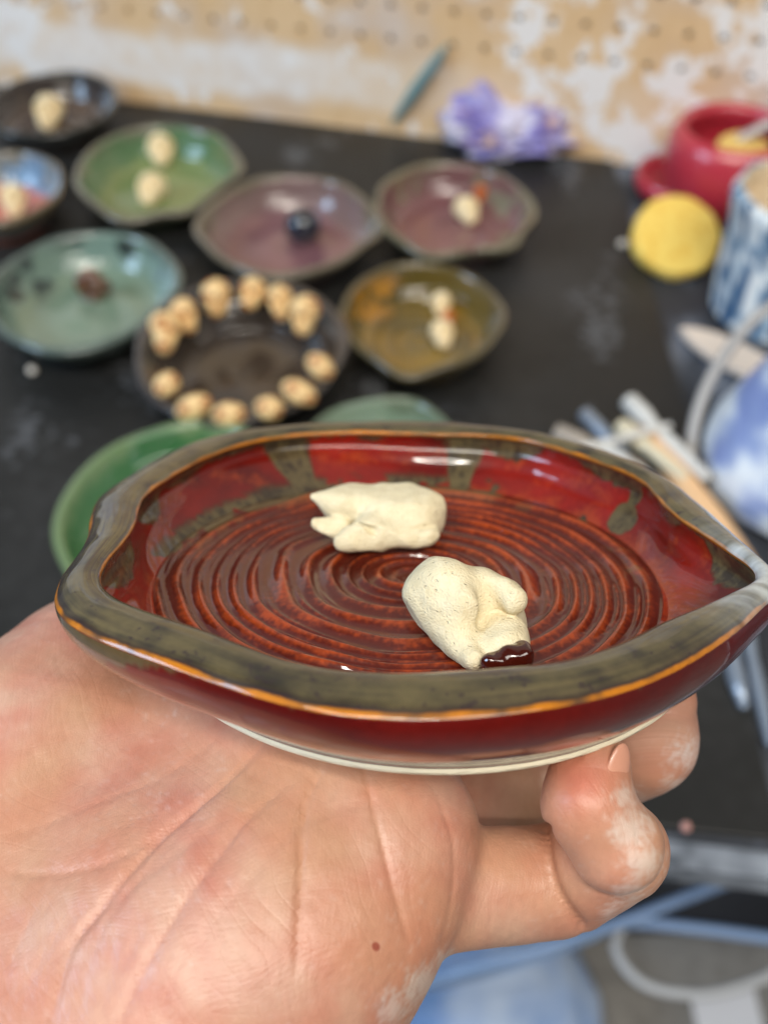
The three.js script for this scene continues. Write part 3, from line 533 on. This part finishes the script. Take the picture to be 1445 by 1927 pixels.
{
  let d = makeDish('dark brown pottery dish with one pale skull at the far left corner of the bench', 100, 205, 244, { floor: L(92, 72, 56), floor2: L(70, 54, 44), wall: L(58, 50, 46), rim: L(48, 50, 46) });
  d.put('clay_skull', skullA, bisque, 94, 232, 0.008, 0.0205, 0, -0.75);
  d = makeDish('pink and pale blue pottery dish cut by the left picture edge', 0, 365, 242, { floor: L(190, 104, 84), floor2: L(214, 130, 108), wall: L(120, 128, 130), rim: L(112, 100, 78), patch: L(110, 140, 170) });
  d.put('clay_lump', skullC, bisque, 25, 395, 0.008, 0.0165, 0.6, -0.8);
  d = makeDish('green pottery dish with two pale skulls and a squared front lip', 297, 325, 298, { floor: L(122, 138, 88), floor2: L(112, 130, 82), wall: L(84, 116, 80), rim: L(112, 108, 92), lips: [[100, 0.08, 0.35], [60, 0.05, 0.25], [180, 0.06, 0.3], [-5, 0.05, 0.3]], lipDrop: 0.004 });
  d.put('clay_skull', skullA, bisque, 302, 302, 0.007, 0.0185, 0.4, -0.9); d.put('clay_skull', skullC, bisque, 285, 376, 0.007, 0.0185, -0.3, -1.1);
  d = makeDish('pale celadon pottery dish with dark patches and a brown knob', 160, 552, 345, { floor: L(118, 138, 118), floor2: L(110, 130, 112), wall: L(112, 136, 126), rim: L(88, 102, 96), patch: L(34, 44, 44), lips: [[180, 0.05, 0.3], [0, 0.05, 0.3], [70, 0.04, 0.3]] });
  d.put('brown_knob', new THREE.TorusKnotGeometry(0.5, 0.32, 64, 12, 2, 3), std(L(96, 62, 40), 0.15, { clearcoat: 1 }), 175, 538, 0.014, 0.0125);
  d = makeDish('purple pottery dish like an eye with a dark blue ball', 543, 430, 320, { floor: L(128, 92, 96), floor2: L(112, 78, 84), wall: L(120, 98, 96), rim: L(108, 100, 84), lips: [[178, 0.12, 0.32], [2, 0.12, 0.32]], lipDrop: 0.004 });
  d.put('glazed_ball', new THREE.IcosahedronGeometry(1, 3), std(L(24, 32, 46), 0.12, { clearcoat: 1 }), 570, 425, 0.016, 0.0135);
  d = makeDish('mauve pottery dish with a ragged lip at its front right and a skull', 850, 398, 292, { floor: L(126, 82, 84), floor2: L(108, 66, 72), wall: L(112, 78, 78), rim: L(112, 106, 84), patch: L(116, 112, 92), lips: [[75, -0.07, 0.2], [48, 0.08, 0.25], [110, 0.04, 0.3], [10, 0.06, 0.3]], lipDrop: 0.003 });
  d.put('clay_skull', skullA, bisque, 877, 412, 0.007, 0.015, 1.0, -1.0); d.put('orange_bead', skullC, std(L(186, 96, 40), 0.4), 903, 372, 0.01, 0.0085, 0, -0.5);
  d = makeDish('mustard and black pottery dish with two small skulls', 793, 602, 300, { floor: L(132, 104, 34), floor2: L(74, 68, 40), wall: L(88, 74, 30), rim: L(92, 82, 56), patch: L(170, 118, 24), lips: [[100, 0.08, 0.3], [-20, 0.05, 0.4], [180, 0.06, 0.3]], lipDrop: 0.003 });
  d.put('clay_skull', skullA, bisque, 830, 586, 0.01, 0.011, 0, -0.6); d.put('clay_skull', skullC, bisque, 831, 644, 0.007, 0.0128, 0.4, -0.9); d.put('orange_bead', skullB, std(L(190, 104, 40), 0.35), 843, 606, 0.008, 0.007, 0.2, -0.9);
  d = makeDish('black pottery dish ringed with tan skulls round its rim', 455, 665, 398, { floor: L(62, 52, 44), floor2: L(54, 46, 40), wall: L(40, 38, 38), rim: L(62, 58, 58), h: 0.03, profile: [[0, 0.16], [0.52, 0.16], [0.6, 0.18], [0.68, 0.5], [0.76, 0.8], [0.86, 0.92], [0.97, 1.0], [1.0, 0.97], [0.99, 0.9], [0.88, 0.7], [0.76, 0.4], [0.66, 0.1], [0.6, 0.0], [0, 0.0]] });
  const heads = [[302, 632, 0.9], [347, 600, 0.6], [405, 568, 0.25], [468, 560, 0], [527, 572, -0.25], [571, 600, -0.5]];
  const hs = [0.0158, 0.0138, 0.0152, 0.0142, 0.0132, 0.0155];
  heads.forEach(([x, y, t], i) => { d.put('clay_skull', [skullB, skullA, skullC][(i * 2 + (i > 2)) % 3], warmBisque, x + 4, y + 10, 0.032, hs[i], t * 0.8, -0.55 + 0.25 * ((i * 7) % 3 - 1)).rotation.z = 0.18 * ((i * 5) % 3 - 1); });
  const low = [[319, 724, 0.9], [369, 765, 0.5], [435, 779, 0.1], [510, 768, -0.3], [565, 738, -0.6], [604, 690, -0.9]];
  low.forEach(([x, y, t], i) => d.put('clay_skull', [skullC, skullB, skullA][i % 3], warmBisque, x, y, 0.03, 0.0115, t * 0.8, 0.9).scale.set(0.0135 + 0.002 * ((i * 5) % 3), 0.0112 + 0.001 * (i % 2), 0.0105));
  makeDish('celadon pottery dish mostly hidden behind the red dish', 715, 880, 320, { floor: L(112, 132, 112), floor2: L(118, 140, 118), wall: L(118, 138, 118), rim: L(96, 110, 90), lips: [[-60, 0.06, 0.3]] });
  makeDish('leaf green pottery dish behind the left lip of the red dish', 345, 975, 450, { floor: L(66, 116, 74), floor2: L(74, 122, 80), wall: L(58, 108, 66), rim: L(112, 136, 96), h: 0.03, lips: [[200, 0.04, 0.4]] });
}

// ---------------------------------------------------------------- other things on the bench
{
  // crumpled lavender rag
  const c = onY(962, 282), g = new THREE.IcosahedronGeometry(1, 48), p = g.attributes.position;
  for (let i = 0; i < p.count; i++) {
    const x = p.getX(i), y = p.getY(i), z = p.getZ(i), rd = (f, s) => 1 - Math.abs(n3(x * f + s, y * f, z * f)) * 2;
    const k = 0.62 + 0.3 * rd(1.6, 3) + 0.2 * rd(3.2, 8) + 0.08 * rd(7, 5), pk = 0.5 * Math.exp(-((x + 0.5) ** 2 + (z) ** 2) / 0.05) + 0.35 * Math.exp(-((x - 0.5) ** 2 + z * z) / 0.05);
    p.setXYZ(i, x * k * 0.062, Math.max(0.002, (y * 0.5 + 0.3) * k * 0.05 + (y > 0 ? pk * 0.04 : 0)), z * k * 0.035);
  }
  g.computeVertexNormals();
  paint(g, (x, y, z) => { const n = fbm(x * 40, y * 40, z * 40, 3), m = fbm(x * 28 + 9, y * 28, z * 28, 2); let k = mix(L(172, 168, 214), L(132, 118, 190), clamp(0.5 + n * 2, 0, 1)); k = mix(k, L(214, 210, 226), smoothstep(m + n * 0.6, 0.02, 0.25)); return mix(k, L(222, 190, 180), smoothstep(-m, 0.16, 0.3)); });
  tag(part('cleaning_rag', g, new THREE.MeshPhysicalMaterial({ vertexColors: true, roughness: 0.95 }), scene), 'crumpled lavender and white rag at the foot of the pegboard', 'rag').position.copy(c).setY(MAT);
  // teal stick leaning on the board
  const onWall = (px, py, off) => { const n = V(-wallDir.z, 0, wallDir.x), d = at(px, py, 1).sub(EYE), t = (wallA.clone().addScaledVector(n, off).sub(EYE).dot(n)) / d.dot(n); return EYE.clone().addScaledVector(d, t); };
  const t0 = onWall(736, 234, 0.013), t1 = onWall(801, 142, 0.013);
  tag(part('modelling_tool', new THREE.LatheGeometry([[0.0002, 0], [0.003, 0.01], [0.0052, 0.04], [0.0035, 0.075], [0.0004, 0.088]].map(([a, b]) => new THREE.Vector2(a, b)), 16), std(L(110, 146, 150), 0.5), scene), 'slim teal tool hanging aslant on the white foot of the pegboard', 'tool');
  const tool = scene.children[scene.children.length - 1]; tool.position.copy(t0); tool.quaternion.setFromUnitVectors(V(0, 1, 0), t1.clone().sub(t0).normalize());
  // red pot with a sponge and a tool in it
  const pc = onY(1348, 392, 0), pot = thing('red_pot', 'squat red glazed pot with a thick rolled rim by the pegboard', 'pot', pc.clone().setY(0.002));
  const rp = 118 * depthOf(pc) / F;
  const red = std(L(186, 52, 68), 0.35, { clearcoat: 0.7, clearcoatRoughness: 0.2 });
  part('body', new THREE.LatheGeometry([[0, 0.004], [0.6, 0.006], [0.82, 0.02], [0.9, 0.035], [0.8, 0.052], [0.72, 0.058], [0.74, 0.064], [0.84, 0.066], [0.96, 0.056], [1.0, 0.04], [0.95, 0.02], [0.8, 0.004], [0.7, 0], [0, 0]].map(([a, b]) => new THREE.Vector2(a * rp, b)).reverse(), 64), red, pot);
  const spongeMat = (a, b) => std([1, 1, 1], 0.95, { map: tex(256, 256, (u, v) => mix(a, b, smoothstep(fbm(u * 9, v * 9, 4, 4), -0.1, 0.45))), bumpMap: tex(256, 256, (u, v) => 0.6 + 0.8 * fbm(u * 50, v * 50, 3, 2), false), bumpScale: 0.0015 });
  const sp = (r, h, k) => { const g = new THREE.LatheGeometry([[0, 0], [0.8, 0], [0.96, 0.12], [1, 0.4], [0.98, 0.8], [0.9, 0.97], [0, 1]].map(([a, b]) => new THREE.Vector2(a * r, b * h)), 48), p = g.attributes.position; for (let i = 0; i < p.count; i++) { const f = 1 + 0.05 * n3(p.getX(i) * 60 + k, p.getY(i) * 60, p.getZ(i) * 60); p.setXYZ(i, p.getX(i) * f, p.getY(i), p.getZ(i) * f); } g.computeVertexNormals(); return boxUV(g, 14); };
  const s1 = tag(part('sponge', sp(0.023, 0.018, 3), spongeMat(L(238, 204, 120), L(206, 166, 84)), scene), 'pale yellow round sponge sitting inside the red pot', 'sponge');
  s1.position.set(pc.x + 0.007, 0.036, pc.z + 0.003); s1.rotation.set(0.3, 0.4, -0.1);
  const sc = onY(1258, 484, 0); const s2 = tag(part('sponge', sp(0.0325, 0.016, 9), spongeMat(L(252, 218, 112), L(240, 192, 78)), scene), 'bright yellow round sponge in front of the red pot', 'sponge');
  s2.position.copy(sc).setY(0.012); s2.rotation.x = 0.55;
  const sauc = tag(part('red_saucer', new THREE.LatheGeometry([[0.001, 0], [0.03, 0], [0.036, 0.012], [0.034, 0.02], [0.03, 0.018], [0.026, 0.006], [0.001, 0.005]].map(([a, b]) => new THREE.Vector2(a, b)), 48), red, scene), 'small red glazed saucer beside the red pot, behind the yellow sponge', 'saucer');
  sauc.position.copy(onY(1270, 372, 0)).setY(0.002);
  const st = tag(part('metal_tool', tube([at(1335, 296, 0.785), at(1400, 258, 0.775), at(1520, 200, 0.76)], 0.0045, 12), std(L(176, 172, 172), 0.4, { metalness: 0.4 }), scene), 'grey tool handle sticking out of the red pot', 'tool');
  // blue and white cup
  const cc = onY(1462, 585, 0), cup = thing('clay_cup', 'blue and white brushed cup filled with beige slip', 'cup', cc.clone().setY(0.002)), cr = 132 * depthOf(cc) / F;
  { const p2g = new THREE.LatheGeometry(new THREE.SplineCurve([[0, 0], [0.85, 0], [0.95, 0.01], [0.97, 0.06], [1.03, 0.084], [0.98, 0.088], [0.9, 0.084], [0.88, 0.03]].map(([a, b]) => new THREE.Vector2(a * cr, b))).getPoints(90), 120), p = p2g.attributes.position; for (let i = 0; i < p.count; i++) { const th = Math.atan2(p.getZ(i), p.getX(i)), f = 1 + 0.025 * Math.sin(8 * th) * smoothstep(p.getY(i), 0, 0.03); p.setX(i, p.getX(i) * f); p.setZ(i, p.getZ(i) * f); } p2g.computeVertexNormals();
    paint(p2g, (x, y, z) => { const th = Math.atan2(z, x), n = fbm(th * 5, y * 18, 4, 4), m = fbm(x * 90, y * 60, z * 90, 3); const inside = Math.hypot(x, z) < cr * 0.93 && y > 0.02; if (inside) return L(214, 198, 172); return mix(mix(L(70, 104, 140), L(160, 190, 212), smoothstep(n + m * 0.5, -0.15, 0.1)), L(228, 234, 236), smoothstep(n + m, -0.02, 0.2)); });
    part('body', p2g, new THREE.MeshPhysicalMaterial({ vertexColors: true, roughness: 0.45, side: THREE.DoubleSide }), cup); }
  const slip = new THREE.CylinderGeometry(cr * 0.885, cr * 0.885, 0.006, 64); part('slip', slip, std(L(206, 184, 152), 0.5), cup).position.y = 0.074;
  // wooden knife
  const k0 = onY(1283, 618, 0.012), k1 = onY(1480, 712, 0.012), len = k1.distanceTo(k0), ks = new THREE.Shape(); ks.moveTo(0, 0); ks.quadraticCurveTo(0.01, 0.011, 0.035, 0.012); ks.lineTo(len, 0.008); ks.lineTo(len, -0.014); ks.lineTo(0.04, -0.014); ks.quadraticCurveTo(0.012, -0.01, 0, 0);
  const kg = new THREE.ExtrudeGeometry(ks, { depth: 0.003, bevelEnabled: true, bevelSize: 0.001, bevelThickness: 0.001 }); kg.rotateX(-Math.PI / 2);
  const kn = tag(part('clay_knife', kg, std(L(222, 208, 194), 0.6), scene), 'pale broad blade lying in front of the blue and white cup', 'knife'); kn.position.copy(k0).setY(0.009); kn.rotation.y = Math.atan2(-(k1.z - k0.z), k1.x - k0.x);
  // blue and white jug-like bag
  const bc = onY(1505, 900, 0), bg = new THREE.LatheGeometry(new THREE.SplineCurve([[0.001, 0], [0.9, 0.0], [1.02, 0.18], [1, 0.42], [0.86, 0.8], [0.66, 1.25], [0.4, 1.75], [0.2, 2.1], [0.001, 2.2]].map(([a, b]) => new THREE.Vector2(a * 0.058, b * 0.058))).getPoints(80), 96), bp = bg.attributes.position;
  for (let i = 0; i < bp.count; i++) { const x = bp.getX(i), y = bp.getY(i), z = bp.getZ(i), f = 1 + 0.09 * fbm(x * 30, y * 12, z * 30, 3); bp.setXYZ(i, x * f, y, z * f); } bg.computeVertexNormals();
  paint(bg, (x, y, z) => { const n = fbm(x * 26, y * 26, z * 26, 4); return mix(mix(L(128, 146, 200), L(172, 194, 226), clamp(0.5 + n * 2, 0, 1)), L(226, 234, 242), smoothstep(n, -0.14, 0.14)); });
  tag(part('plastic_bag', bg, new THREE.MeshPhysicalMaterial({ vertexColors: true, roughness: 0.3, clearcoat: 0.5, clearcoatRoughness: 0.3 }), scene), 'full blue and white marbled bag standing at the right edge', 'bag').position.copy(bc).setY(0.001);
  // grey cord looping in front of the blade
  tag(part('plastic_strap', tube([at(1500, 545, 0.6), at(1420, 600, 0.6), at(1362, 670, 0.6), at(1322, 745, 0.6), at(1302, 820, 0.6), at(1300, 870, 0.6)], 0.0036, 50), std(L(168, 166, 164), 0.45), scene), 'grey plastic strap curving down in front of the pale blade', 'strap');
  // tools lying in a bunch
  const stick = (name, label, pts, r, mat, tipR) => { const a = onY(pts[0], pts[1], pts[4] ?? 0.008), b = onY(pts[2], pts[3], pts[5] ?? 0.008), n = b.distanceTo(a), g = new THREE.LatheGeometry([[0.0003, 0], [tipR, 0.002], [tipR, 0.018], [r * 0.8, 0.03], [r, n * 0.6], [r * 0.7, n], [0.0003, n + 0.001]].map(([x, y]) => new THREE.Vector2(x, y)), 16), m = tag(part(name, g, mat, scene), label, 'tool'); m.position.copy(a); m.quaternion.setFromUnitVectors(V(0, 1, 0), b.clone().sub(a).normalize()); return m; };
  const woodM = std(L(226, 184, 138), 0.6), whiteM = std(L(206, 206, 202), 0.5), steel = std(L(150, 162, 178), 0.35, { metalness: 0.5 });
  stick('wooden_tool', 'thick peach wooden tool handle running down behind the right lip', [1215, 812, 1440, 1120, 0.012, 0.012], 0.0085, woodM, 0.006);
  stick('clay_brush', 'white tipped tool, rightmost of the bunch behind the red dish', [1180, 752, 1330, 900, 0.016, 0.02], 0.0042, whiteM, 0.0058);
  stick('clay_brush', 'cream tipped tool between the others of the bunch behind the red dish', [1165, 800, 1290, 900, 0.012, 0.018], 0.0042, std(L(214, 204, 176), 0.6), 0.006);
  stick('clay_brush', 'grey tipped tool, leftmost of the bunch behind the red dish', [1042, 812, 1210, 880, 0.008, 0.012], 0.0042, std(L(160, 150, 138), 0.6), 0.0058);
  stick('clay_brush', 'small clear tipped tool standing up from the bunch', [1096, 775, 1180, 860, 0.012, 0.012], 0.0034, steel, 0.0048);
  stick('steel_tool', 'blue grey steel tool lying at the lower right of the mat', [1395, 1150, 1450, 1400, 0.006, 0.006], 0.0036, steel, 0.004);
  stick('steel_tool', 'short blue grey steel tool beside the longer one at lower right', [1372, 1225, 1400, 1330, 0.006, 0.006], 0.0034, steel, 0.0045);
  const cr2 = tag(part('clay_crumb', new THREE.DodecahedronGeometry(0.0023, 1), std(L(200, 150, 140), 0.9), scene), 'small pink clay crumb near the front edge of the bench', 'crumb'); cr2.position.copy(onY(1290, 1556, 0.004));
  const cg = new THREE.DodecahedronGeometry(1, 1), cm = std(L(214, 208, 198), 0.9);
  for (const [x, y, r, where] of [[478, 214, 4, 'at the back edge of the black mat'], [1172, 462, 4.5, 'just left of the yellow sponge'], [1196, 772, 3.6, 'beside the bunch of tools'], [62, 700, 3.6, 'before the patched celadon dish']]) { const m = tag(part('clay_crumb', cg, cm, scene), 'tiny white clay crumb lying ' + where, 'crumb', 'white clay crumbs scattered on the bench'); m.scale.set(r / 1000, r / 1600, r / 1250); m.position.copy(onY(x, y, 0.004)).setY(0.0055); m.rotation.y = x; }
  stick('clay_brush', 'thin grey stick crossing the bunch from the upper left', [1075, 852, 1260, 800, 0.02, 0.022], 0.0026, whiteM, 0.003);
  stick('clay_brush', 'short white stick between the grey tipped and clear tipped tools', [1120, 838, 1235, 905, 0.016, 0.02], 0.003, whiteM, 0.0045);
  stick('wooden_tool', 'slim tan stick lying under the white tipped tool', [1195, 775, 1265, 890, 0.01, 0.012], 0.0032, woodM, 0.0038);
  // under the bench
  const onF = (px, py, up = 0) => onY(px, py, FLOOR + up);
  const bin = tag(part('storage_bin', new RoundedBoxGeometry(1.6, 0.5, 0.4, 3, 0.02), std(L(26, 34, 50), 0.5), scene), 'dark navy bin under the bench', 'bin'); { const q = onF(1300, 1800); bin.position.set(q.x, FLOOR + 0.25, q.z - 0.22); }
  const hose = std(L(142, 172, 214), 0.35, { clearcoat: 0.4 });
  tag(part('hose', tube([onF(350, 1960, 0.02), onF(620, 1890, 0.2), onF(860, 1830, 0.33), onF(1040, 1778, 0.35), onF(1150, 1742, 0.35), onF(1300, 1685, 0.36), onF(1460, 1625, 0.37), onF(1650, 1565, 0.38), onF(2200, 1420, 0.42)], 0.005, 90), hose, scene), 'pale blue hose rising to the right under the bench', 'hose');
  tag(part('hose', tube([onF(500, 1960, 0.02), onF(760, 1870, 0.2), onF(960, 1815, 0.33), onF(1090, 1770, 0.34), onF(1170, 1738, 0.34), onF(1300, 1746, 0.34), onF(1470, 1768, 0.34), onF(1650, 1785, 0.34), onF(2200, 1800, 0.05)], 0.005, 90), hose, scene), 'pale blue hose running level under the bench', 'hose');
  tag(part('hose', tube([onF(1172, 1735, 0.33), onF(1158, 1785, 0.33), onF(1205, 1848, 0.33), onF(1310, 1872, 0.33), onF(1400, 1855, 0.33), onF(1520, 1800, 0.33), onF(1750, 1690, 0.34), onF(2200, 1500, 0.4)], 0.0046, 90), std(L(196, 198, 200), 0.4), scene), 'whitish hose looping below the blue hoses', 'hose');
  const pg = new RoundedBoxGeometry(0.075, 0.003, 0.06, 2, 0.001), pq = onF(1368, 1915); tag(part('paper_sheet', pg, std(L(232, 234, 240), 0.8), scene), 'small white paper sheet on the concrete floor', 'paper').position.copy(pq).setY(FLOOR + 0.002);
  const fb = onF(900, 1950), fg = new THREE.SphereGeometry(1, 64, 48), fp = fg.attributes.position; for (let i = 0; i < fp.count; i++) { const x = fp.getX(i), y = fp.getY(i), z = fp.getZ(i), f = 1 + 0.1 * fbm(x * 2, y * 2, z * 2, 3); fp.setXYZ(i, x * f * 0.13, (y * f * 0.5 + 0.5) * 0.12, z * f * 0.14); } fg.computeVertexNormals();
  paint(fg, (x, y, z) => { const n = fbm(x * 12, y * 12, z * 12, 4); return mix(L(120, 158, 215), L(196, 214, 240), clamp(0.4 + n * 2.2, 0, 1)); });
  tag(part('plastic_bag', fg, new THREE.MeshPhysicalMaterial({ vertexColors: true, roughness: 0.4 }), scene), 'slumped pale blue bag on the floor below the wrist', 'bag').position.copy(fb).setY(FLOOR + 0.001);
}

renderer.render(scene, camera);
